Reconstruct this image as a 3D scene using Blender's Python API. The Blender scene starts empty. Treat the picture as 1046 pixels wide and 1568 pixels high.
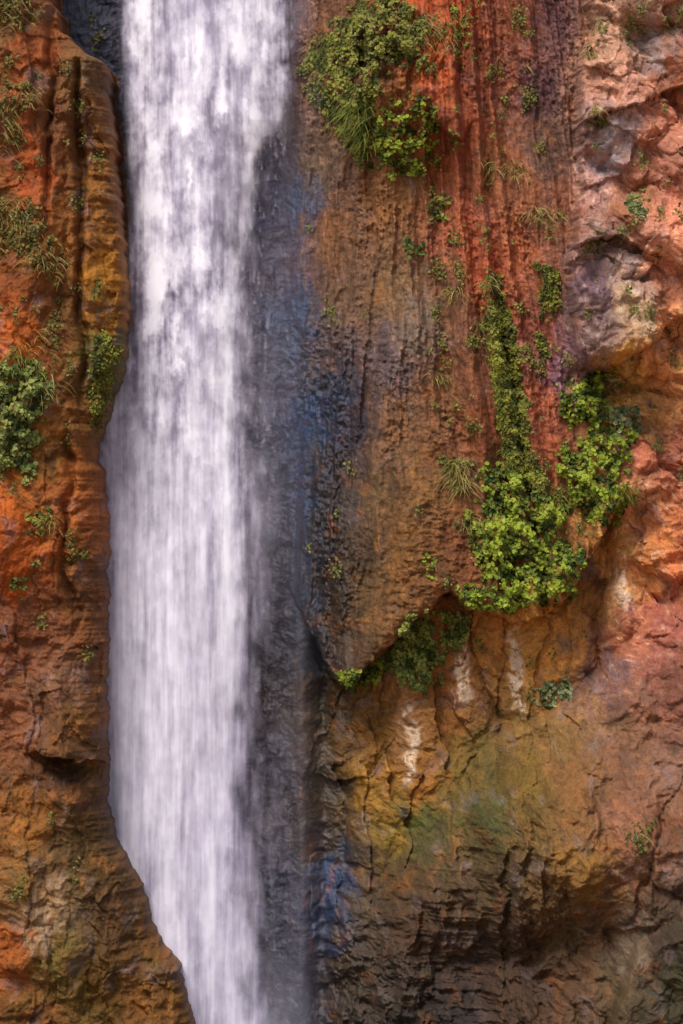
import bpy, math, numpy as np
from mathutils import Vector
rng=np.random.default_rng(7)
CX,CY=523.0,784.0
DREF=1.3
# ---------- noise helpers ----------
def h32(ix,iy,seed):
    a=(ix.astype(np.int64)*374761393+iy.astype(np.int64)*668265263+seed*2246822519)&0xFFFFFFFF
    a=((a^(a>>13))*1274126177)&0xFFFFFFFF
    a=((a^(a>>16))*2246822519)&0xFFFFFFFF
    return (a^(a>>15))&0xFFFFFFFF
def hr(ix,iy,seed): return h32(ix,iy,seed)/4294967295.0
def perlin(x,y,seed):
    x0=np.floor(x);y0=np.floor(y);fx=x-x0;fy=y-y0
    u=fx*fx*fx*(fx*(fx*6-15)+10);v=fy*fy*fy*(fy*(fy*6-15)+10)
    def g(i,j):
        a=hr(x0+i,y0+j,seed)*6.2831853
        return np.cos(a)*(fx-i)+np.sin(a)*(fy-j)
    a=g(0,0);b=g(1,0);c=g(0,1);d=g(1,1)
    return ((a+(b-a)*u)*(1-v)+(c+(d-c)*u)*v)*1.5
def fbm(x,y,o,seed,gain=.5):
    s=0;a=1;t=0
    for i in range(o):
        s=s+a*perlin(x*2**i+i*17.3,y*2**i+i*9.1,seed+i);t+=a;a*=gain
    return s/t
def ridged(x,y,o,seed,gain=.5):
    s=0;a=1;t=0
    for i in range(o):
        s=s+a*(1-np.abs(perlin(x*2**i+i*17.3,y*2**i+i*9.1,seed+i))*2);t+=a;a*=gain
    return s/t
def facets(x,y,seed,grad=.6,bow=.55,off=.45):
    x0=np.floor(x);y0=np.floor(y)
    best=np.full(x.shape,-9.);d1=np.full(x.shape,9.);cid=np.zeros(x.shape);d2=np.full(x.shape,9.)
    step=np.zeros(x.shape)
    for i in(-1,0,1):
        for j in(-1,0,1):
            cx=x0+i;cy=y0+j
            px=cx+hr(cx,cy,seed);py=cy+hr(cx,cy,seed+1)
            dx=x-px;dy=y-py;d=dx*dx+dy*dy
            o=hr(cx,cy,seed+2)
            pl=o*off+(hr(cx,cy,seed+3)-.5)*2*grad*dx+(hr(cx,cy,seed+4)-.5)*2*grad*dy-bow*d
            best=np.maximum(best,pl)
            m=d<d1
            d2=np.where(m,d1,np.minimum(d2,d))
            d1=np.where(m,d,d1);cid=np.where(m,o,cid);step=np.where(m,pl,step)
    return best,cid,np.sqrt(d2)-np.sqrt(d1),step
def sm(x,a,b):
    t=np.clip((x-a)/(b-a),0,1);return t*t*(3-2*t)
def ip(x,xs,ys): return np.interp(x,xs,ys)
def lin(c):
    c=np.asarray(c,float)/255.
    return np.where(c<=.04045,c/12.92,((c+.055)/1.055)**2.4)
# ---------- grid ----------
xs=np.concatenate([np.arange(-500,-20,10),np.arange(-20,1070,1.5),np.arange(1070,1650,10)])
ys=np.concatenate([np.arange(-600,-20,10),np.arange(-20,1590,1.5),np.arange(1590,1830,8)])
PX,PY=np.meshgrid(xs,ys)
nx,ny=len(xs),len(ys)
w1=fbm(PX/90,PY/90,3,11);w2=fbm(PX/90,PY/90,3,21)
w3=fbm(PX/18,PY/18,3,31);w4=fbm(PX/18,PY/18,3,41)
X=PX+w1*26+w3*5;Y=PY+w2*26+w4*5
# left buttress edge
LE_y=[-600,-100,0,50,85,105,200,300,450,540,600,625,680,750,800,950,1100,1230,1290,1340,1400,1435,1470,1520,1568,1800]
LE_x=[60,70,76,88,125,160,166,176,190,188,172,165,145,152,160,158,158,158,174,204,226,238,264,280,291,330]
edgeL=ip(PY,LE_y,LE_x)+6+fbm(PY/60,PX*0,3,55)*8+fbm(PY/14,PX*0,3,56)*6
inL=edgeL-PX
mL=sm(inL,-4,1);mLc=sm(inL,-10,-6)
# ---- left surface
t=np.clip(inL/130,0,1)
DL=2.5-1.0*(1-np.sqrt(np.clip(1-(1-t)**2,0,1)))
DL-= .34*np.exp(-((PX+w1*14-(124+PY*.02))/6)**2)*sm(PY,90,130)*(1-sm(PY,520,680))
DL-= .30*np.exp(-((PX+w1*20-(88-PY*.03))/6)**2)*(1-sm(PY,250,420))
DL-= .22*np.exp(-((PX+w1*30-112)/6)**2)*sm(PY,640,720)*(1-sm(PY,900,1000))
DL+= .40*np.exp(-((PX-15)/50)**2-((PY-825)/75)**2)
DL+= .32*np.exp(-((PX-30)/45)**2-((PY-540)/60)**2)
eU=1150+0.18*(PX-100)+w3*10
DL+= (.28*np.exp(-((PY-eU)/60)**2)*(PY<eU)-.6*np.exp(-((PY-eU-8)/18)**2)*(PY>=eU))*np.exp(-((PX-112)/40)**2)
f1,c1,e1,s1=facets(X/95,Y/150,101);f2,c2,e2,s2=facets(X/38,Y/55,111);f3,c3,e3,s3=facets(X/14,Y/18,121)
fv,cv,ev,sv=facets(X/55,Y/230,181,grad=.8)
f4,c4,e4,s4=facets((X+Y*.3)/85,(Y-X*.35)/62,131,grad=.7);f5,c5,e5,s5=facets((X+Y*.2)/27,(Y-X*.4)/21,141)
rg=ridged(X/60,Y/80,4,151);fb=fbm(X/30,Y/30,6,161,.58);fbL=fbm(X/150,Y/150,4,171)
patch=sm(fbm(X/110,Y/110,3,191),-.15,.25)
DL+= .30*f1+.26*fv+.10*sv+(.12*s2+.08*f2+.05*f3)*(.25+.75*patch)+.05*rg+.14*fb+.22*fbL
# ---- main wall
D=1.55*sm(PX,432,650)**.75
D+= .12*np.sin(PX/60)
bnd=ip(PY,[-600,0,60,100,200,300,400,500,570,650,1800],[885,892,905,882,880,884,866,872,886,905,960])+w3*6
mR=sm(PX,bnd-6,bnd+8)
mTopR=1-sm(PY,560,900)
eB=ip(PX,[860,900,935,960,985,1000,1012,1046,1100],[578,568,560,548,536,520,500,480,470])+w3*9+w1*8
blk=np.exp(-(np.abs(PX-940+w3*8)/64)**8-(np.abs(PY-502+w4*8)/60)**8)
D+= .5*mR*mTopR+.8*blk*(1-sm(PY,eB-3,eB+3))
D-= .40*mR*sm(PY,eB-3,eB+4)*(1-sm(PY,640,760))
e2b=ip(PX,[870,940,1046],[385,372,420])+w3*8+w1*10
D+= .34*mR*(np.exp(-((PY-e2b)/60)**2)*(PY<e2b))*mTopR-.12*mR*np.exp(-((PY-e2b-10)/14)**2)*(PY>=e2b)
e3b=ip(PX,[870,940,1046],[205,180,140])+w3*8+w1*12
D+= .30*mR*(np.exp(-((PY-e3b)/50)**2)*(PY<e3b))*mTopR
D+= .45*sm(PX,bnd,1150)*mR
eT=ip(PX,[440,470,490,505,540,565,600,650,690,720,760,800,850,880,905,930,960],[900,960,1000,1040,1058,1015,985,938,905,932,940,955,928,900,850,800,760])+w3*12
wT=sm(PX,455,500)*(1-sm(PX,915,960))
below=sm(PY,eT-4,eT+5)
eS=ip(PX,[430,560,640,740,800,880,930,970,1046,1200],[1380,1340,1270,1150,1112,1066,1015,965,905,820])+w1*14
D-= .78*below*wT*(1-.35*sm(PX,800,900))
D+= .20*np.exp(-((PY-eT+26)/34)**2)*(1-below)*wT
low=sm(PY,eS-10,eS+170)
D+= .85*low*sm(PX,440,700)+.30*sm(PY,eS-6,eS+14)*sm(PX,690,790)
D+= .8*sm(PY,1080,1600)*sm(PX,560,950)
D+= .60*np.exp(-((PX-900)/170)**2-((PY-1270)/90)**2)-.5*np.exp(-((PX-800)/170)**2-((PY-1480)/90)**2)
D+= .35*np.exp(-((PX-840)/90)**2-((PY-1360)/60)**2)
flow=ip(PX,[440,540,640,700,760,900],[-.04,-.03,.0,.06,.12,.16])
fan=np.exp(-((PX-630)/110)**2)*sm(PY,430,900)
U=PX-flow*(PY-500)-(PX-630)*.35*fan+w1*8
tuf=sm(PX,430,470)*(1-mR)*(1-below)
fl1=1-np.abs(perlin(U/30,PY/420,201))*2;fl2=1-np.abs(perlin(U/12,PY/130+w1,211))*2;fl3=perlin(U/5,PY/30,221)
knob=fbm(U/8,PY/12,4,231,.65)
flm=.5+.8*sm(fbm(PX/90,PY/160,3,235),-.2,.3)
redz=sm(PX,670,720)
D+= tuf*((.095+.02*redz)*fl1+(.034+.008*redz)*fl2*flm+.014*fl3+.08*knob*flm+.26*fbm(U/60,PY/240,3,241)+.06*f2*flm)
D+= .28*tuf*np.exp(-((U-618)/75)**2)*sm(PY,430,560)
D+= .30*tuf*np.exp(-((U-712)/16)**2)*sm(PY,-50,150)*(1-sm(PY,600,800))
D+= .24*tuf*np.exp(-((U-755)/10)**2)+.18*tuf*np.exp(-((U-790)/9)**2)-.22*tuf*np.exp(-((U-772)/7)**2)*sm(PY,300,480)
nose=np.exp(-(np.abs(PX-605)/100)**3-(np.abs(PY-100)/125)**3)
D+= .75*nose+.22*nose*fbm(PX/28,PY/34,4,255)
D-= .5*np.exp(-(np.abs(PX-553+w3*8)/9)**3-(np.abs(PY-88)/26)**3)
eN=ip(PX,[640,665,690,706,720],[165,190,212,222,190])+w3*4
D+= .42*np.exp(-((PX-685)/26)**2)*(np.exp(-((PY-eN)/50)**2)*(1-sm(PY,eN-2,eN+4)))
bw=(1-sm(PX,430,480))
D+= bw*(.1*fb+.12*fbL+.05*f2+.05*fbm(PX/10,PY/60,3,251))
mb=np.clip(mR*(1-low*.2)+sm(PX,455,520)*below*(1-mR),0,1)
pan,pc,pe,ps=facets(X/44,Y/150,261,grad=.8)
rec=below*wT*(1-low)
D+= rec*(.22*ps*(1-low)**2+.20*pan+.08*f2+.10*fb)
rough=mb*(1-.8*rec)
upR=rough*(1-low)
D+= upR*(.62*f4+.24*s4*(1-sm(PY,820,900))+.12*s1+(.13*s5+.05*f3)*(.2+.8*patch)+.08*f5+.08*f2+.12*fb+.05*rg+.2*fbL)
D+= rough*low*(.34*f1+.44*f4+.14*f2+.05*f3*patch+.08*f5+.18*fb+.05*rg+.25*fbL)
lowc=low*sm(PX,470,540)*(1-sm(PX,800,900))
D+= lowc*(.16*(1-np.abs(perlin(X/34,Y/170,271))*2)+.03*(1-np.abs(perlin(X/12,Y/60,275))*2)+.11*knob)
cb=ip(PX,[900,930,960,1000,1046,1200],[1600,1500,1420,1395,1380,1360])+w1*8
D+= .5*sm(PY,cb-4,cb+22)*sm(PX,890,930)
ck=np.abs((PX-(1040-(PY-1150)*.42))+w1*30+w3*10)
D-= .10*np.exp(-(ck/5)**2)*sm(PY,1130,1200)*(1-sm(PY,1380,1480))
D=DL*mL+D*(1-mL)
D-= 3*sm(PX,1250,1650)**2+2*sm(-PX,150,500)**2
def Dat(px,py):
    i=np.clip(np.searchsorted(xs,px),0,nx-1);j=np.clip(np.searchsorted(ys,py),0,ny-1)
    return D[j,i]
# ---------- colour ----------
left_pts="""20 40 120 80 45;60 100 150 75 35;110 150 125 80 45;140 120 110 75 45;30 200 158 78 40;60 280 168 78 35;130 300 128 76 35;162 300 142 88 36;20 450 135 70 30;40 530 195 92 30;100 500 105 64 32;175 450 160 100 30;110 600 125 74 32;160 560 90 80 25;20 800 190 88 20;30 860 172 78 20;100 780 150 78 32;130 900 112 64 30;50 950 125 68 42;80 1050 125 80 62;30 1100 135 78 52;120 1100 120 75 35;100 1170 80 45 20;50 1250 140 85 35;130 1300 82 56 22;60 1350 130 90 46;80 1385 165 130 110;30 1450 160 82 30;100 1450 105 84 36;150 1500 105 70 22;230 1500 115 72 30;180 1400 92 60 30;40 1540 110 62 20;90 200 120 72 45;10 330 130 85 40;60 700 125 80 32;15 1000 120 64 40"""
main_pts="""150 20 78 78 98;250 300 90 85 105;300 800 100 95 115;300 1300 100 95 118;410 300 92 86 118;410 600 78 76 105;425 900 68 62 78;420 1200 75 66 80;440 1400 65 62 85;430 1530 78 78 105;
460 300 80 88 122;450 500 66 80 115;470 650 42 66 110;455 750 42 54 88;460 900 42 48 70;470 1000 48 50 66;510 1350 42 56 96;500 1420 50 58 95;480 250 125 95 80;500 350 135 88 60;520 450 120 86 72;500 550 98 76 78;515 600 48 54 82;540 650 62 52 68;500 720 54 42 50;530 760 70 54 52;500 850 44 38 42;540 850 78 58 46;520 950 72 52 36;600 300 138 90 58;600 450 132 96 72;640 500 128 104 96;600 560 108 86 94;600 650 132 90 66;580 750 112 80 54;600 850 132 88 50;560 900 105 76 48;600 930 125 82 48;650 750 134 90 56;680 600 138 90 64;650 880 122 78 48;700 850 118 68 42;
600 150 150 92 58;660 110 192 90 52;640 20 186 86 44;700 30 174 82 50;490 60 130 84 58;450 40 140 104 106;560 90 60 36 22;680 210 138 64 38;720 200 172 94 72;740 100 150 80 64;720 350 182 96 72;740 420 184 90 62;700 450 122 80 60;800 420 174 96 68;790 300 158 94 70;760 250 162 98 70;820 150 98 64 74;850 30 112 72 80;780 40 150 82 62;840 230 112 80 74;860 330 150 92 74;720 560 134 82 62;740 640 154 86 60;810 600 170 90 68;830 520 158 86 68;850 550 132 92 120;830 680 162 84 60;750 720 112 68 42;
930 60 212 156 130;1000 80 168 144 148;1020 30 182 128 108;1020 120 186 104 68;930 150 208 142 120;930 230 172 148 156;900 300 208 150 142;1000 200 196 124 102;1000 270 190 118 98;1030 350 206 124 98;960 310 174 108 78;910 400 152 114 112;940 430 158 130 128;960 490 182 144 118;900 460 98 70 84;900 510 150 118 116;1020 430 216 138 108;1030 500 224 146 98;950 590 208 146 62;990 620 218 150 84;1010 580 214 136 88;980 700 196 110 88;1030 700 190 110 88;1030 800 200 114 76;990 780 196 126 92;940 830 214 146 80;950 900 222 160 110;990 870 204 122 70;1030 870 198 110 74;960 970 186 108 84;1020 950 178 98 86;1000 1000 164 94 82;920 1040 128 92 94;1030 1050 132 78 66;900 870 110 66 34;880 930 176 120 66;
680 1030 166 102 54;740 1000 178 114 58;820 970 212 144 70;840 1010 212 140 74;630 1120 180 124 80;560 1100 142 92 38;560 1200 150 104 38;600 1180 160 108 54;680 1100 160 100 54;740 1080 134 88 52;500 1080 70 54 36;500 1200 78 60 48;600 1270 138 106 42;500 1300 72 58 50;650 1200 152 94 40;
740 1140 104 84 44;800 1110 130 94 52;860 1120 132 96 58;900 1100 144 102 76;700 1180 114 86 38;740 1230 82 80 42;640 1260 90 86 38;650 1290 80 72 44;800 1200 118 88 38;870 1200 140 92 54;950 1150 136 90 70;1010 1170 152 104 88;950 1250 156 100 80;1010 1250 134 80 54;1030 1300 138 100 90;880 1310 144 98 44;760 1320 94 70 42;700 1350 92 66 44;600 1350 94 68 44;640 1400 98 66 50;560 1400 80 60 44;540 1500 80 60 48;700 1450 86 60 52;780 1420 92 62 44;850 1400 110 78 46;920 1400 120 80 54;800 1500 90 60 44;880 1500 118 80 56;950 1420 138 112 98;1000 1400 84 62 50;1000 1500 74 64 40;1030 1430 66 58 36;930 1500 102 80 56;700 1540 58 44 42;600 1540 74 58 50"""
def parse(s):
    return np.array([[float(v) for v in p.split()] for p in s.replace('\n','').split(';') if p.strip()])
def field(pts):
    gx=np.arange(0,1049,6.);gy=np.arange(0,1573,6.)
    GX,GY=np.meshgrid(gx,gy);acc=np.zeros(GX.shape+(3,));wt=np.zeros(GX.shape)
    for p in pts:
        d=(GX-p[0])**2+((GY-p[1])*.7)**2
        w=1/(d+250)**1.9
        acc+=w[...,None]*lin(p[2:5]);wt+=w
    return acc/wt[...,None]
def samp(F,x,y):
    fx=np.clip(x/6.,0,F.shape[1]-1.001);fy=np.clip(y/6.,0,F.shape[0]-1.001)
    i=fx.astype(int);j=fy.astype(int);u=(fx-i)[...,None];v=(fy-j)[...,None]
    return (F[j,i]*(1-u)+F[j,i+1]*u)*(1-v)+(F[j+1,i]*(1-u)+F[j+1,i+1]*u)*v
n1=fbm(PX/25,PY/40,5,301,.55);n2=fbm(PX/25,PY/40,5,311,.55)
WX=PX+n1*34+(c5-.5)*22*mb;WY=PY+n2*60+(c4-.5)*24*mb
FL=field(parse(left_pts));FM=field(parse(main_pts))
C=samp(FL,WX,WY)*mLc[...,None]+samp(FM,WX,WY)*(1-mLc)[...,None]
def mixc(C,col,m): 
    return C*(1-m[...,None])+lin(col)*m[...,None]
nA=fbm(X/40,Y/50,6,401,.6);nB=fbm(X/26,Y/36,6,411,.6);nC=fbm(X/12,Y/12,5,421,.6);nD=fbm(U/9,PY/120,5,431,.55)
C=mixc(C,(130,108,116),.40*sm(nA,.12,.38)*(1-.4*tuf))
C=mixc(C,(186,108,52),.25*sm(nB,.12,.4)*(1-bw*(1-mLc)))
C=mixc(C,(66,46,34),.5*sm(-nB,.15,.42))
C=mixc(C,(100,84,42),.25*sm(fbm(X/50,Y/60,5,441,.6),.15,.4)*(mL*.6+low*.6+.2))
C=mixc(C,(210,184,166),mR*.45*sm(nC,.15,.5)*(1-mL)*(1-low))
C=C*(1+.28*(c2-.5)*np.maximum(mb,mL)+.18*(c3-.5)*np.maximum(mb,mL)+.25*(c4-.5)*upR)[...,None]
C=C*(1+.5*nD*np.clip(tuf+bw,0,1)*(1-mL))[...,None]
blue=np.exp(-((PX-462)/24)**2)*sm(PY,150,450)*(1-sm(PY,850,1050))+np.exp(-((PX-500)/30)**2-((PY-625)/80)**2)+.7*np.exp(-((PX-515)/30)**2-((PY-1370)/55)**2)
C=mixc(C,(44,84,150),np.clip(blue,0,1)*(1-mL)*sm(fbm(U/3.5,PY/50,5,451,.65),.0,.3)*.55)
ga=np.exp(-((PX-745)/45)**2-((PY-1230)/18)**2)+np.exp(-((PX-640)/40)**2-((PY-1265)/13)**2)
C=mixc(C,(52,100,62),np.clip(ga,0,1)*sm(nB,0,.3)*.4)
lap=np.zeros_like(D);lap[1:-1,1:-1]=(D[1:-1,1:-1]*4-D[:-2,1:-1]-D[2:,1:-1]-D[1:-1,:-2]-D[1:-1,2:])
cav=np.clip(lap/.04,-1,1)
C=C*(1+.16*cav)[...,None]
C=C*(1+.4*nC+.16*(rng.random(D.shape)-.5))[...,None]
C=np.clip(C,0.004,.9)
lum=(C@np.array([.3,.55,.15]))[...,None]
C=lum+(C-lum)*1.0
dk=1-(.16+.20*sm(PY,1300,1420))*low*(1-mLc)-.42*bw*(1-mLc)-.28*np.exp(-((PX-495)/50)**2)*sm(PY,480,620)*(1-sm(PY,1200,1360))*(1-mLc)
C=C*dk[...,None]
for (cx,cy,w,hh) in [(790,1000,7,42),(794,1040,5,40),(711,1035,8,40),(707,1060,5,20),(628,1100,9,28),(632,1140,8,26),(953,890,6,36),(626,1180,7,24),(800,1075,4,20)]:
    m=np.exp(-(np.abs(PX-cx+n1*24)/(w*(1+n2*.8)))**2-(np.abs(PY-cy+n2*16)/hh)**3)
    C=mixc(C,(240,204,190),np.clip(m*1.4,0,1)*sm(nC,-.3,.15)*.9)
ALB=.90
wbl=(1-bw)*(1-mLc)+mLc
blueK=.98-.20*wbl+.08*mR*(1-mLc)*(1-low)
WB=np.stack([np.full(D.shape,.97),1.0+0*D,blueK],-1)
C=np.clip(C*ALB*WB,0.004,.75)
wet=np.clip(bw+np.exp(-((PX-500)/60)**2)*sm(PY,400,600)+low*.2,0,1)*(1-mL)+mL*.1
tufa_attr=np.clip(tuf*.75+bw*.6+lowc*.35,0,1)*(1-mL)
# ---------- materials ----------
def newmat(n):
    m=bpy.data.materials.new(n);m.use_nodes=True;nt=m.node_tree
    for x in list(nt.nodes):nt.nodes.remove(x)
    o=nt.nodes.new('ShaderNodeOutputMaterial');return m,nt,o
def N(nt,t,**k):
    n=nt.nodes.new(t)
    for a,b in k.items():
        if a in n.inputs.keys(): n.inputs[a].default_value=b
        else: setattr(n,a,b)
    return n
def mk_rock():
    m,nt,o=newmat('wet_sandstone_travertine');L=nt.links.new
    b=N(nt,'ShaderNodeBsdfPrincipled');a=N(nt,'ShaderNodeAttribute',attribute_name='Col')
    w=N(nt,'ShaderNodeAttribute',attribute_name='wet');tf=N(nt,'ShaderNodeAttribute',attribute_name='tufa')
    tc=N(nt,'ShaderNodeTexCoord')
    def noise(s,d,r,vec):
        n=N(nt,'ShaderNodeTexNoise');n.inputs['Scale'].default_value=s;n.inputs['Detail'].default_value=d;n.inputs['Roughness'].default_value=r;L(vec,n.inputs['Vector']);return n.outputs['Fac']
    def mrange(v,a0,a1,b0,b1):
        r=N(nt,'ShaderNodeMapRange');r.inputs[1].default_value=a0;r.inputs[2].default_value=a1;r.inputs[3].default_value=b0;r.inputs[4].default_value=b1;L(v,r.inputs[0]);return r.outputs[0]
    def mth(op,x,y):
        n=N(nt,'ShaderNodeMath',operation=op)
        for i,q in enumerate((x,y)):
            if isinstance(q,(int,float)): n.inputs[i].default_value=q
            else: L(q,n.inputs[i])
        return n.outputs[0]
    ob=tc.outputs['Object']
    mp=N(nt,'ShaderNodeMapping');mp.inputs['Scale'].default_value=(1,1,.28);L(ob,mp.inputs['Vector'])
    f1=noise(9,8,.62,ob);f2=noise(38,6,.7,ob);f3=noise(17,6,.62,mp.outputs[0])
    c1=mrange(f1,.3,.7,.76,1.24);c2=mrange(f2,.3,.7,.66,1.34);c3=mrange(f3,.3,.7,.5,1.45)
    c3m=N(nt,'ShaderNodeMix');c3m.inputs[2].default_value=1;L(tf.outputs['Fac'],c3m.inputs[0]);L(c3,c3m.inputs[3])
    k=mth('MULTIPLY',mth('MULTIPLY',c1,c2),c3m.outputs[0])
    mx=N(nt,'ShaderNodeVectorMath',operation='SCALE');L(a.outputs['Color'],mx.inputs[0]);L(k,mx.inputs['Scale'])
    L(mx.outputs[0],b.inputs['Base Color'])
    L(mrange(w.outputs['Fac'],0,1,.8,.36),b.inputs['Roughness'])
    L(mrange(w.outputs['Fac'],0,1,.26,.5),b.inputs['Specular IOR Level'])
    def bump(h,s,d,prev=None):
        n=N(nt,'ShaderNodeBump');n.inputs['Strength'].default_value=s;n.inputs['Distance'].default_value=d;L(h,n.inputs['Height'])
        if prev: L(prev,n.inputs['Normal'])
        return n.outputs[0]
    x=bump(f1,.7,.06);x=bump(mth('MULTIPLY',f3,tf.outputs['Fac']),.7,.04,x);x=bump(f2,.7,.018,x)
    L(x,b.inputs['Normal'])
    L(b.outputs[0],o.inputs[0]);return m
def build(me,v,f,smooth=True):
    k=f.shape[1]
    me.vertices.add(len(v));me.vertices.foreach_set('co',v.reshape(-1).astype(np.float32))
    me.loops.add(f.size);me.loops.foreach_set('vertex_index',f.reshape(-1).astype(np.int32))
    me.polygons.add(len(f));me.polygons.foreach_set('loop_start',np.arange(0,f.size,k,dtype=np.int32));me.polygons.foreach_set('loop_total',np.full(len(f),k,np.int32))
    me.polygons.foreach_set('use_smooth',np.full(len(f),smooth));me.update(calc_edges=True)
def grid_mesh(name,X,Y,Z,attrs,mat,cols=None,smooth=True):
    ny,nx=X.shape
    me=bpy.data.meshes.new(name)
    v=np.stack([X,Y,Z],-1).reshape(-1,3).astype(np.float32)
    i=np.arange(ny-1)[:,None]*nx+np.arange(nx-1)[None,:]
    f=np.stack([i,i+nx,i+nx+1,i+1],-1).reshape(-1,4).astype(np.int32)
    build(me,v,f,smooth)
    for k,a in attrs.items():
        at=me.attributes.new(k,'FLOAT','POINT');at.data.foreach_set('value',a.reshape(-1).astype(np.float32))
    if cols is not None:
        at=me.attributes.new('Col','FLOAT_COLOR','POINT')
        c=np.ones((len(v),4),np.float32);c[:,:3]=cols.reshape(-1,3);at.data.foreach_set('color',c.reshape(-1))
    ob=bpy.data.objects.new(name,me);bpy.context.collection.objects.link(ob);me.materials.append(mat);return ob
def WXx(px): return (px-CX)/100.
def WZ(py): return (1568-py)/100.
rockm=mk_rock()
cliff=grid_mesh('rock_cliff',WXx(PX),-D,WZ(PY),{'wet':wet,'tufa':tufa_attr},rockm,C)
# ---------- waterfall ----------
wx=np.arange(110,510,1.2);wy=np.arange(-500,1780,1.6)
QX,QY=np.meshgrid(wx,wy)
Le=ip(QY,[-500,0,100,200,300,400,480,600,660,700,1300,1780],[150,180,186,194,198,192,176,140,108,100,100,120])
Re=ip(QY,[-500,0,100,180,230,350,450,600,800,950,1100,1250,1400,1568,1780],[446,448,448,438,406,396,392,396,418,408,402,406,414,420,432])
ew=fbm(QX/30,QY/70,4,501)
topw=1-sm(QY,190,330)
env=sm(QX,Le-12,Le+22+ew*20)*(1-sm(QX+ew*40,Re-76+44*topw,Re+18-4*topw))
def comets(n,wr,lr,y0,y1,seed,pw=1.0):
    r=np.random.default_rng(seed);A=np.zeros(QX.shape)
    for k in range(n):
        y=r.uniform(y0,y1);le=np.interp(y,[-500,0,400,700,1780],[160,180,190,130,140]);re=np.interp(y,[0,200,400,700,900,1780],[448,440,405,425,420,420])
        x=r.uniform(le,re);w=r.uniform(*wr);Ln=r.uniform(*lr);a=r.uniform(.3,1)**pw
        i0=np.searchsorted(wx,x-2.5*w);i1=np.searchsorted(wx,x+2.5*w);j1=np.searchsorted(wy,y+w);j0=np.searchsorted(wy,y-Ln)
        if i1<=i0 or j1<=j0: continue
        xx=wx[i0:i1][None,:]-x;yy=y-wy[j0:j1][:,None]
        t=np.clip(yy/Ln,0,1);head=sm(yy,-w*.8,w*.7)
        ww=w*(.35+.65*np.exp(-t*2.2))
        A[j0:j1,i0:i1]+=a*head*(1-t)**1.6*np.exp(-(xx/ww)**2)
    return A
wr1=fbm(QX/60,QY/160,3,511)
stre=fbm(QX/8,QY/130,5,521,.6);str2=fbm(QX/40,QY/280,4,531);lump=fbm(QX/26,QY/46,5,541,.55)
frot=fbm(QX/9+perlin(QX/20,QY/30,545),QY/19,4,543,.55)
up=1-sm(QY,450,1000)
big=comets(300,(9,20),(60,190),-500,740,1,1.2)
mid=comets(1100,(3.5,8),(30,110),-500,1050,2,1.4)
fine=comets(3800,(1.3,2.8),(12,60),-500,1780,3,1.4)
lng=comets(700,(2.5,8),(80,300),350,1780,4,1.3)
def warp(A,amp):
    jx=np.clip(((QX+fbm(QX/12,QY/16,4,561,.55)*amp-wx[0])/1.2).astype(int),0,len(wx)-1)
    jy=np.clip(((QY+fbm(QX/12,QY/16,4,571,.55)*amp*1.8-wy[0])/1.6).astype(int),0,len(wy)-1)
    return A[jy,jx]
big=warp(big,14);mid=warp(mid,8)
core=np.exp(-((QX-ip(QY,[0,300,500,800,1200,1568],[310,285,278,256,244,296]))/ip(QY,[0,400,700,800,1568],[116,86,108,132,120]))**4)
bright=np.exp(-((QX-ip(QY,[0,200,350,450,700,900,1568],[250,245,380,345,345,350,360]))/14)**2)*sm(QY,300,520)*(1-sm(QY,900,1150))
bright+= .8*np.exp(-((QX-ip(QY,[0,120,400],[398,390,375]))/13)**2)*(1-sm(QY,330,480))+.6*np.exp(-((QX-ip(QY,[0,400],[215,240]))/20)**2)*(1-sm(QY,420,520))
bright+= .22*np.exp(-((QX-215)/60)**2)*sm(QY,700,900)
dens=.30*core+.14+(1-up)*core*.22+up*(.38*big+.28*mid+.20*frot-.08)+.14*fine*(.4+.6*up)+(1-up)*(.13*lng+.06*mid+.10*frot)+stre*(.34+.04*up)+.36*str2+.6*lump*(up*.7+.35)+.46*bright
dens-= .35*np.exp(-((QX-215)/26)**2-((QY-470)/45)**2)+.18*np.exp(-((QX-330)/22)**2)*up*(1-sm(QY,300,420))
dn=np.maximum(dens,0)
al_f=(1-np.exp(-1.9*dn**1.25))*sm(env,0,1)**1.2
rx=np.clip((QX-Le)/(Re-Le),0,1);bul=np.sin(rx*np.pi)
yf=-(.80+.35*bul+.05*wr1)
al_b=np.clip(env*(.22+.50*core+.35*str2+.2*stre),0,.85)
yb=-(.5+.25*bul+.03*wr1)
sprE=sm(QX,Re-80,Re-25)*(1-sm(QX,Re-5,Re+70))
spr=comets(3600,(1.1,2.4),(5,26),-500,1780,5,1.5)
al_s=np.clip(sprE*(.02+.16*fbm(QX/30,QY/120,4,581)+.34*warp(spr,4)*(.4+.6*up)),0,.6)
al_s+= (.04*sm(QY,200,500)*(1-sm(QY,800,950))+.12*sm(QY,1400,1568))*np.exp(-((QX-425)/38)**2)+.02*np.exp(-((QX-445)/40)**2)
ys_=-(.98+.1*wr1)
def mk_water():
    m,nt,o=newmat('falling_water');L=nt.links.new
    a=N(nt,'ShaderNodeAttribute',attribute_name='dens');wh=N(nt,'ShaderNodeAttribute',attribute_name='foam')
    cr=N(nt,'ShaderNodeValToRGB');e=cr.color_ramp.elements;e[0].position=0;e[0].color=(.40,.32,.50,1);e[1].position=1;e[1].color=(.98,.92,.98,1)
    L(wh.outputs['Fac'],cr.inputs[0])
    d=N(nt,'ShaderNodeBsdfDiffuse');L(cr.outputs[0],d.inputs[0])
    t=N(nt,'ShaderNodeBsdfTransparent');m2=N(nt,'ShaderNodeMixShader')
    L(a.outputs['Fac'],m2.inputs[0]);L(t.outputs[0],m2.inputs[1]);L(d.outputs[0],m2.inputs[2]);L(m2.outputs[0],o.inputs[0]);return m
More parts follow.
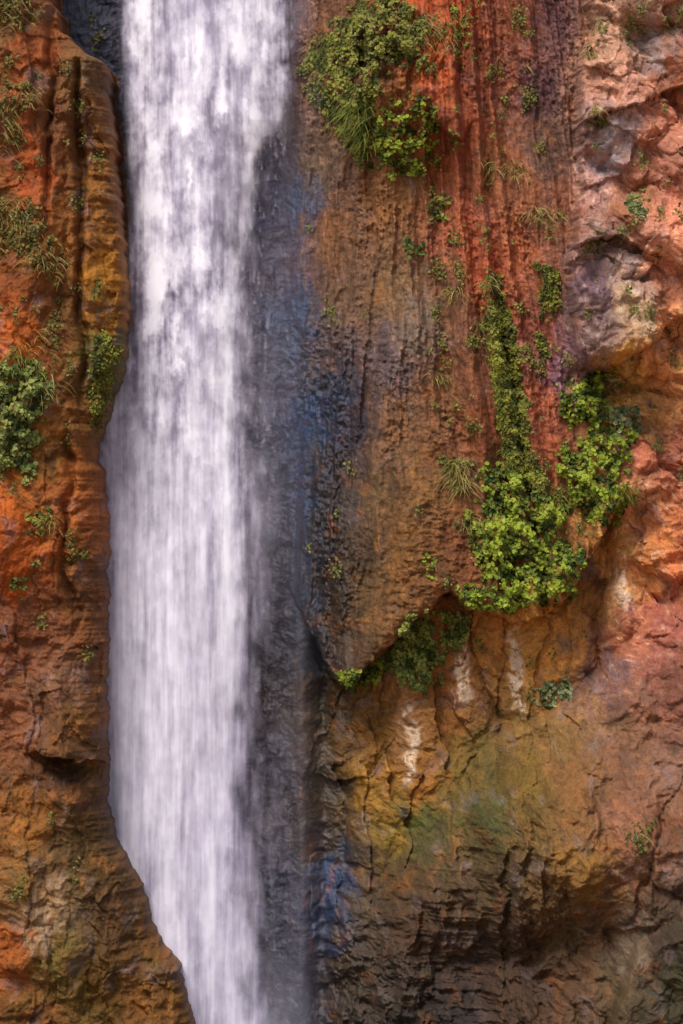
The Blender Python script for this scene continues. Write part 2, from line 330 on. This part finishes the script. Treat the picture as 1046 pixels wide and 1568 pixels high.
wm=mk_water()
wf=bpy.data.objects.new('waterfall',None);bpy.context.collection.objects.link(wf)
foam=np.clip(np.clip(.14+.78*dens,0,1)-.14*sm(QY,800,1400),0,1)
for nme,yy,aa,fo in[('front_sheet',yf,al_f,foam),('rear_sheet',yb,al_b,np.full(QX.shape,.5)),('spray',ys_,al_s,np.full(QX.shape,.55))]:
    ob=grid_mesh(nme,WXx(QX),yy,WZ(QY),{'dens':aa,'foam':fo},wm);ob.parent=wf
# ---------- vegetation ----------
def mk_leaf(name):
    m,nt,o=newmat(name);L=nt.links.new
    a=N(nt,'ShaderNodeAttribute',attribute_name='Col')
    b=N(nt,'ShaderNodeBsdfPrincipled');b.inputs['Roughness'].default_value=.55;b.inputs['Specular IOR Level'].default_value=.3
    L(a.outputs['Color'],b.inputs['Base Color'])
    tl=N(nt,'ShaderNodeBsdfTranslucent');L(a.outputs['Color'],tl.inputs[0])
    mx=N(nt,'ShaderNodeMixShader');mx.inputs[0].default_value=.25
    L(b.outputs[0],mx.inputs[1]);L(tl.outputs[0],mx.inputs[2]);L(mx.outputs[0],o.inputs[0]);return m
leafm=mk_leaf('foliage')
def inpoly(x,y,P):
    r=np.zeros(x.shape,bool);n=len(P);j=n-1
    for i in range(n):
        xi,yi=P[i];xj,yj=P[j]
        c=((yi>y)!=(yj>y))&(x<(xj-xi)*(y-yi)/(yj-yi+1e-9)+xi);r^=c;j=i
    return r
def edist(x,y,P):
    d=np.full(x.shape,1e9);n=len(P)
    for i in range(n):
        a=np.array(P[i],float);b=np.array(P[(i+1)%n],float);ab=b-a
        t=np.clip(((x-a[0])*ab[0]+(y-a[1])*ab[1])/(ab@ab+1e-9),0,1)
        d=np.minimum(d,np.hypot(x-a[0]-t*ab[0],y-a[1]-t*ab[1]))
    return d
def nrm(v): return v/np.linalg.norm(v,axis=1,keepdims=True)
LG=.74
def flat_obj(name,v,f,cols,mat=None):
    me=bpy.data.meshes.new(name);build(me,v,f,False)
    at=me.attributes.new('Col','FLOAT_COLOR','POINT');c=np.ones((len(v),4),np.float32);c[:,:3]=cols*LG;at.data.foreach_set('color',c.reshape(-1))
    me.materials.append(mat or leafm);ob=bpy.data.objects.new(name,me);bpy.context.collection.objects.link(ob);return ob
def leaves(name,x,y,pf,m,size,hue,r):
    n=len(x);c=np.stack([WXx(x),-(Dat(x,y)+pf+.02),WZ(y)],1)
    nr=nrm(np.stack([r.normal(0,.5,n),-np.ones(n),.55+r.normal(0,.5,n)],1))
    tp=np.stack([r.normal(0,.8,n),r.normal(-.3,.3,n),-.6+r.normal(0,.6,n)],1)
    tp=nrm(tp-(tp*nr).sum(1,keepdims=True)*nr);sd=np.cross(nr,tp)
    s=(size/100*r.uniform(.45,1.4,n))[:,None]
    V=[c-tp*s*.5,c-tp*s*.12+sd*s*.42+nr*s*.12,c+tp*s*.28+sd*s*.34+nr*s*.1,c+tp*s*.55-nr*s*.12,c+tp*s*.28-sd*s*.34+nr*s*.1,c-tp*s*.12-sd*s*.42+nr*s*.12]
    v=np.stack(V,1).reshape(-1,3);b=np.arange(n)[:,None]*6
    f=np.concatenate([b+np.array([0,1,2,3]),b+np.array([0,3,4,5])],0)
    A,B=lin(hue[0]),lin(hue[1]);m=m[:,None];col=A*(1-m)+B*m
    dry=(r.random(n)<.05)[:,None];col=np.where(dry,lin((150,110,45)),col)
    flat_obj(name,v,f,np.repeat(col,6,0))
def foliage(name,P,size,dens,hue,puff=.3,gap=-.25,seed=0,hole=None,rag=26):
    r=np.random.default_rng(seed+77)
    P=[tuple(map(float,p)) for p in P]
    x0,y0=np.min(P,0)-14;x1,y1=np.max(P,0)+14
    n=int((x1-x0)*(y1-y0)*dens/(size*size))
    x=r.uniform(x0,x1,n);y=r.uniform(y0,y1,n)
    tx=x+fbm(x/18,y/18,4,seed+601,.6)*rag;ty=y+fbm(x/18,y/18,4,seed+611,.6)*rag
    k=inpoly(tx,ty,P)
    ed=edist(tx,ty,P)
    k&=(fbm(x/17,y/17,4,seed+621,.6)>gap+.28*(1-sm(ed,0,16))*r.random(n))
    if hole is not None: k&=~inpoly(tx,ty,hole)
    x,y,ed=x[k],y[k],ed[k]
    if len(x)==0: return
    cl=fbm(x/24,y/24,4,seed+631)
    dep=r.random(len(x))**.6
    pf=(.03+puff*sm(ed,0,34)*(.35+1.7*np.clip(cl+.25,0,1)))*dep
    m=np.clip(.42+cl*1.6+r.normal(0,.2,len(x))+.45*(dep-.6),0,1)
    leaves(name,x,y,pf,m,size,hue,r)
def sprigs(name,cs,size,per,spread,hue,seed):
    r=np.random.default_rng(seed);cs=np.array(cs,float)
    k=r.uniform(.4,1.7,len(cs));idx=np.repeat(np.arange(len(cs)),np.maximum(3,(per*k*k)).astype(int));n=len(idx)
    x=cs[idx,0]+r.normal(0,spread*.5,n)*k[idx];y=cs[idx,1]+(r.normal(0,spread*.7,n)+spread*.3)*k[idx]
    leaves(name,x,y,r.uniform(0,.08,n),r.random(n),size,hue,r)
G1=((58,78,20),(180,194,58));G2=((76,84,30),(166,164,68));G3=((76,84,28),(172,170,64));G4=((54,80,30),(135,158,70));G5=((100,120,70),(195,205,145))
foliage('hanging_fern',[(742,486),(778,480),(793,560),(806,620),(808,690),(836,740),(829,768),(785,732),(766,690),(762,640),(750,580)],5,9,G3,.16,-.9,1,rag=14)
foliage('monkeyflower_bush',[(735,712),(795,715),(830,760),(868,775),(868,800),(845,820),(892,842),(880,900),(850,922),(800,928),(760,938),(738,900),(718,830),(704,800),(742,770)],6.5,6.5,G1,.42,-.22,2,rag=32)
foliage('monkeyflower_bush',[(855,602),(915,560),(932,600),(922,650),(970,660),(962,700),(945,740),(962,780),(920,810),(880,785),(846,720),(855,690),(890,680),(888,650),(855,640)],6.5,6.5,G1,.34,-.22,3,rag=32)
foliage('maidenhair_fern',[(612,955),(660,932),(675,1000),(655,1066),(598,1035)],5.5,6.5,((84,104,34),(195,200,100)),.22,-.3,4,rag=22)
foliage('maidenhair_fern',[(697,895),(742,895),(738,922),(765,935),(705,932)],6,5,G1,.2,-.4,5,rag=14)
foliage('maidenhair_fern',[(678,940),(720,936),(714,990),(676,1018)],5.5,6,((84,104,34),(195,200,100)),.2,-.3,6,rag=18)
foliage('maidenhair_fern',[(508,1038),(530,1022),(562,1028),(600,990),(612,1005),(575,1050),(540,1066)],5.5,5,G1,.18,-.25,7,rag=20)
foliage('fern_thicket',[(450,105),(470,75),(498,45),(545,0),(605,0),(655,40),(652,122),(625,110),(600,105),(592,135),(565,155),(560,210),(525,195),(482,160)],5.2,6.5,G2,.2,-.16,8)
foliage('fern_thicket',[(508,195),(560,150),(590,200),(586,250),(550,258),(530,225)],5.2,5.5,G2,.18,-.18,9)
foliage('fern_thicket',[(566,180),(600,165),(622,175),(640,120),(664,215),(648,275),(600,275),(570,250)],5.8,5,G1,.18,-.08,10)
foliage('leafy_bush',[(-10,560),(60,558),(95,600),(72,640),(60,745),(30,718),(-10,748)],6,6,((72,88,38),(172,180,92)),.34,-.25,11)
foliage('moss',[(160,510),(190,540),(178,590),(170,640),(150,678),(140,600)],4.2,5,G3,.07,-.22,12,rag=20)
foliage('hanging_fern',[(820,405),(857,420),(855,480),(826,494)],5,6,G3,.14,-.3,13,rag=20)
foliage('hanging_fern',[(816,508),(838,518),(836,578),(822,562)],5,5,G3,.10,-.3,14,rag=14)
foliage('small_shrub',[(948,312),(982,300),(978,345),(955,360)],6,4,((80,95,50),(160,165,90)),.15,-.2,15,rag=18)
foliage('small_shrub',[(812,1062),(872,1035),(880,1060),(850,1082),(820,1080)],6,4.4,G5,.15,-.2,16,rag=16)
foliage('small_shrub',[(938,1250),(985,1240),(975,1282),(950,1290)],6,2.6,((90,90,35),(140,130,60)),.12,-.1,17,rag=14)
foliage('small_shrub',[(920,625),(975,620),(975,665),(930,668)],7,4,G5,.25,-.2,28,rag=14)
foliage('maidenhair_fern',[(655,285),(692,298),(687,345),(658,338)],5.5,3.8,G2,.15,-.2,18,rag=18)
foliage('maidenhair_fern',[(622,362),(652,368),(645,395),(622,395)],5.5,3.4,G4,.12,-.2,19,rag=14)
foliage('maidenhair_fern',[(672,698),(718,705),(714,740),(676,730)],5.5,3.6,G2,.12,-.2,20,rag=16)
foliage('maidenhair_fern',[(645,848),(668,853),(666,887),(650,887)],5.5,3.6,G1,.1,-.2,21,rag=14)
foliage('small_shrub',[(52,790),(90,775),(85,810),(60,820)],5.5,3.2,G3,.12,-.2,22,rag=14)
foliage('small_shrub',[(25,885),(52,880),(50,910),(30,912)],5.5,3.2,G4,.12,-.2,23,rag=14)
foliage('moss',[(738,410),(768,430),(776,492),(742,492)],4.5,5,G3,.06,-.3,24,rag=16)
foliage('moss',[(655,165),(674,190),(670,207),(648,200)],5,5,G1,.08,-.3,25,rag=14)
foliage('moss',[(885,90),(915,70),(905,110)],5,3,G3,.06,-.1,26)
foliage('moss',[(895,185),(925,180),(920,205),(900,205)],5,3.4,G3,.06,-.1,27)
foliage('moss',[(690,15),(735,0),(715,45),(706,130),(690,90)],4.5,3,G3,.06,-.08,29)
foliage('moss',[(10,325),(75,335),(110,400),(95,440),(60,410),(10,390)],5,3,((88,84,32),(160,145,66)),.10,-.1,30)
foliage('moss',[(0,5),(60,0),(70,40),(20,60)],5,2.8,((88,84,32),(160,145,66)),.08,-.1,31)
foliage('moss',[(-5,150),(60,140),(60,190),(10,230),(-5,225)],5,2.4,((88,84,32),(160,145,66)),.08,-.06,32)
foliage('moss',[(905,575),(930,560),(960,560),(940,600)],4.5,3,G3,.08,-.1,33)
rs=np.random.default_rng(44)
cs=[]
for k in range(95):
    y=rs.uniform(20,760);x=rs.choice([712,745,755,790,800,835,850,690,660])+rs.normal(0,9)+(y-400)*.12;cs.append((x,y))
sprigs('rock_moss_sprigs',cs,4.2,18,7,((88,86,34),(162,158,70)),51)
cs=[(rs.uniform(0,160),rs.uniform(0,1000)) for k in range(60)]+[(rs.uniform(0,150),rs.uniform(1150,1540)) for k in range(6)]
sprigs('rock_moss_sprigs',cs,4.2,18,7,((84,80,32),(155,145,64)),52)
cs=[(rs.uniform(885,1040),rs.uniform(10,820)) for k in range(42)]+[(rs.uniform(660,900),rs.uniform(880,1080)) for k in range(10)]+[(rs.uniform(470,660),rs.uniform(250,900)) for k in range(8)]
sprigs('rock_moss_sprigs',cs,4.2,16,7,((90,92,40),(162,160,80)),53)
def grass(name,x,y,rad,n,ln,hue,seed):
    r=np.random.default_rng(seed);K=5
    bx=x+r.normal(0,rad*.5,n);by=y+r.normal(0,rad*.5,n)
    base=np.stack([WXx(bx),-(Dat(bx,by)+.0),WZ(by)],1)
    L=(ln/100*r.uniform(.35,1.2,n))[:,None]
    d=nrm(np.stack([r.normal(0,.8,n),-r.uniform(.2,.9,n),r.uniform(-.1,1,n)],1))
    side=nrm(np.stack([np.ones(n),r.normal(0,.3,n),r.normal(0,.6,n)],1))
    vs=[]
    for k in range(K):
        t=k/(K-1);p=base+d*L*t*.8+np.array([0,0,-1.])*L*t*t*.7
        w=(1-t*.9)*.010
        vs+= [p-side*w,p+side*w]
    v=np.stack(vs,1).reshape(-1,3);b=np.arange(n)[:,None]*(2*K)
    f=np.concatenate([b+np.array([2*k,2*k+1,2*k+3,2*k+2]) for k in range(K-1)],0)
    m=r.random((n,1));col=lin(hue[0])*(1-m)+lin(hue[1])*m
    flat_obj(name,v,f,np.repeat(col,2*K,0))
H1=((110,100,36),(205,180,100));H2=((80,95,28),(165,168,62))
for i,(x,y,rd,n,ln,h) in enumerate([(35,350,34,200,28,H1),(75,400,30,130,26,H1),(25,190,30,110,26,H1),(55,160,20,70,24,H1),(35,30,34,110,28,H1),(50,570,34,180,34,H2),(80,600,20,110,30,H1),
  (545,175,26,240,46,H2),(560,215,18,150,34,H2),(700,720,18,110,44,H1),(712,745,10,60,36,H1),(750,260,14,60,30,H1),(785,262,12,40,28,H1),(820,330,12,50,28,H1),(775,610,20,70,24,H2),
  (640,60,24,120,30,H1),(500,70,30,180,30,H2),(680,60,22,70,32,H1),(890,90,16,45,24,H1),(905,190,14,50,24,H1),(690,450,16,60,28,H1),(670,580,12,40,26,H1),(855,760,24,80,28,H2),
  (940,750,20,120,34,H2),(835,340,14,50,24,H1),(960,1250,20,40,24,H1),(90,800,12,40,20,H1),(20,230,20,50,26,H1),(95,420,14,60,26,H1),(855,330,10,34,20,H1),(75,520,16,40,24,H1),(905,380,16,30,18,H1),(720,800,16,60,34,H1),
  (800,270,14,30,22,H1),(745,440,14,60,26,H1),(765,90,10,14,20,H1),(800,110,8,10,18,H1),(560,480,8,12,16,H1),(740,500,10,60,26,H2),(780,700,14,70,24,H2),(835,450,12,60,24,H2)]):
    grass('grass_tuft',x,y,rd,n,ln,h,900+i)
# ---------- ground + pool ----------
gx=np.linspace(-300,300,121);gy=np.linspace(-300,300,121);GX,GY=np.meshgrid(gx,gy)
m,nt,o=newmat('canyon_soil');b=N(nt,'ShaderNodeBsdfPrincipled');b.inputs['Roughness'].default_value=.9
tx=N(nt,'ShaderNodeTexNoise');tx.inputs['Scale'].default_value=.8;tx.inputs['Detail'].default_value=8
cr=N(nt,'ShaderNodeValToRGB');cr.color_ramp.elements[0].color=(.16,.08,.04,1);cr.color_ramp.elements[1].color=(.36,.22,.13,1)
tc=N(nt,'ShaderNodeTexCoord');nt.links.new(tc.outputs['Object'],tx.inputs['Vector'])
nt.links.new(tx.outputs['Fac'],cr.inputs[0]);nt.links.new(cr.outputs[0],b.inputs['Base Color']);nt.links.new(b.outputs[0],o.inputs[0])
gz=-2+.25*fbm(GX/12,GY/12,3,701)-.25
grid_mesh('ground',GX,-GY,gz,{},m)
m,nt,o=newmat('pool_water');b=N(nt,'ShaderNodeBsdfPrincipled');b.inputs['Base Color'].default_value=(.05,.10,.09,1);b.inputs['Roughness'].default_value=.12
bp=N(nt,'ShaderNodeBump');tx=N(nt,'ShaderNodeTexNoise');tx.inputs['Scale'].default_value=3;nt.links.new(tx.outputs['Fac'],bp.inputs['Height']);nt.links.new(bp.outputs[0],b.inputs['Normal']);nt.links.new(b.outputs[0],o.inputs[0])
an=np.linspace(0,2*np.pi,64,endpoint=False);rr=3.6+.5*np.sin(an*3+1)+.3*np.sin(an*5)
vv=np.concatenate([[[-2.2,-2.5,-1.9]],np.stack([-2.2+rr*np.cos(an),-2.5+rr*.9*np.sin(an),np.full(64,-1.9)],1)])
ff=np.array([[0,1+i,1+(i+1)%64] for i in range(64)])
me=bpy.data.meshes.new('plunge_pool');build(me,vv,ff);me.materials.append(m);bpy.context.collection.objects.link(bpy.data.objects.new('plunge_pool',me))
# ---------- light ----------
S=Vector((-.28,-.62,.90)).normalized()
sun=bpy.data.lights.new('sun','SUN');sun.energy=4.1;sun.angle=math.radians(26);sun.color=(1,.955,.90)
so=bpy.data.objects.new('sun',sun);bpy.context.collection.objects.link(so);so.rotation_euler=S.to_track_quat('Z','Y').to_euler();so.location=(0,-20,30)
w=bpy.data.worlds.new('World');bpy.context.scene.world=w;w.use_nodes=True;nt=w.node_tree
bg=nt.nodes['Background'];sk=nt.nodes.new('ShaderNodeTexSky');sk.sky_type='NISHITA';sk.sun_disc=False
sk.sun_elevation=math.asin(S.z);sk.sun_rotation=math.atan2(S.x,S.y);bg.inputs[1].default_value=.14
nt.links.new(sk.outputs[0],bg.inputs[0])
sc=bpy.context.scene;sc.view_settings.view_transform='Standard';sc.view_settings.look='None';sc.view_settings.exposure=0
cam=bpy.data.cameras.new('camera');co=bpy.data.objects.new('camera',cam);bpy.context.collection.objects.link(co)
co.location=(0,-DREF-60,7.84);co.rotation_euler=(math.radians(90),0,0)
cam.sensor_fit='VERTICAL';cam.sensor_height=36;cam.lens=36*60/15.68;cam.clip_end=1000;sc.camera=co
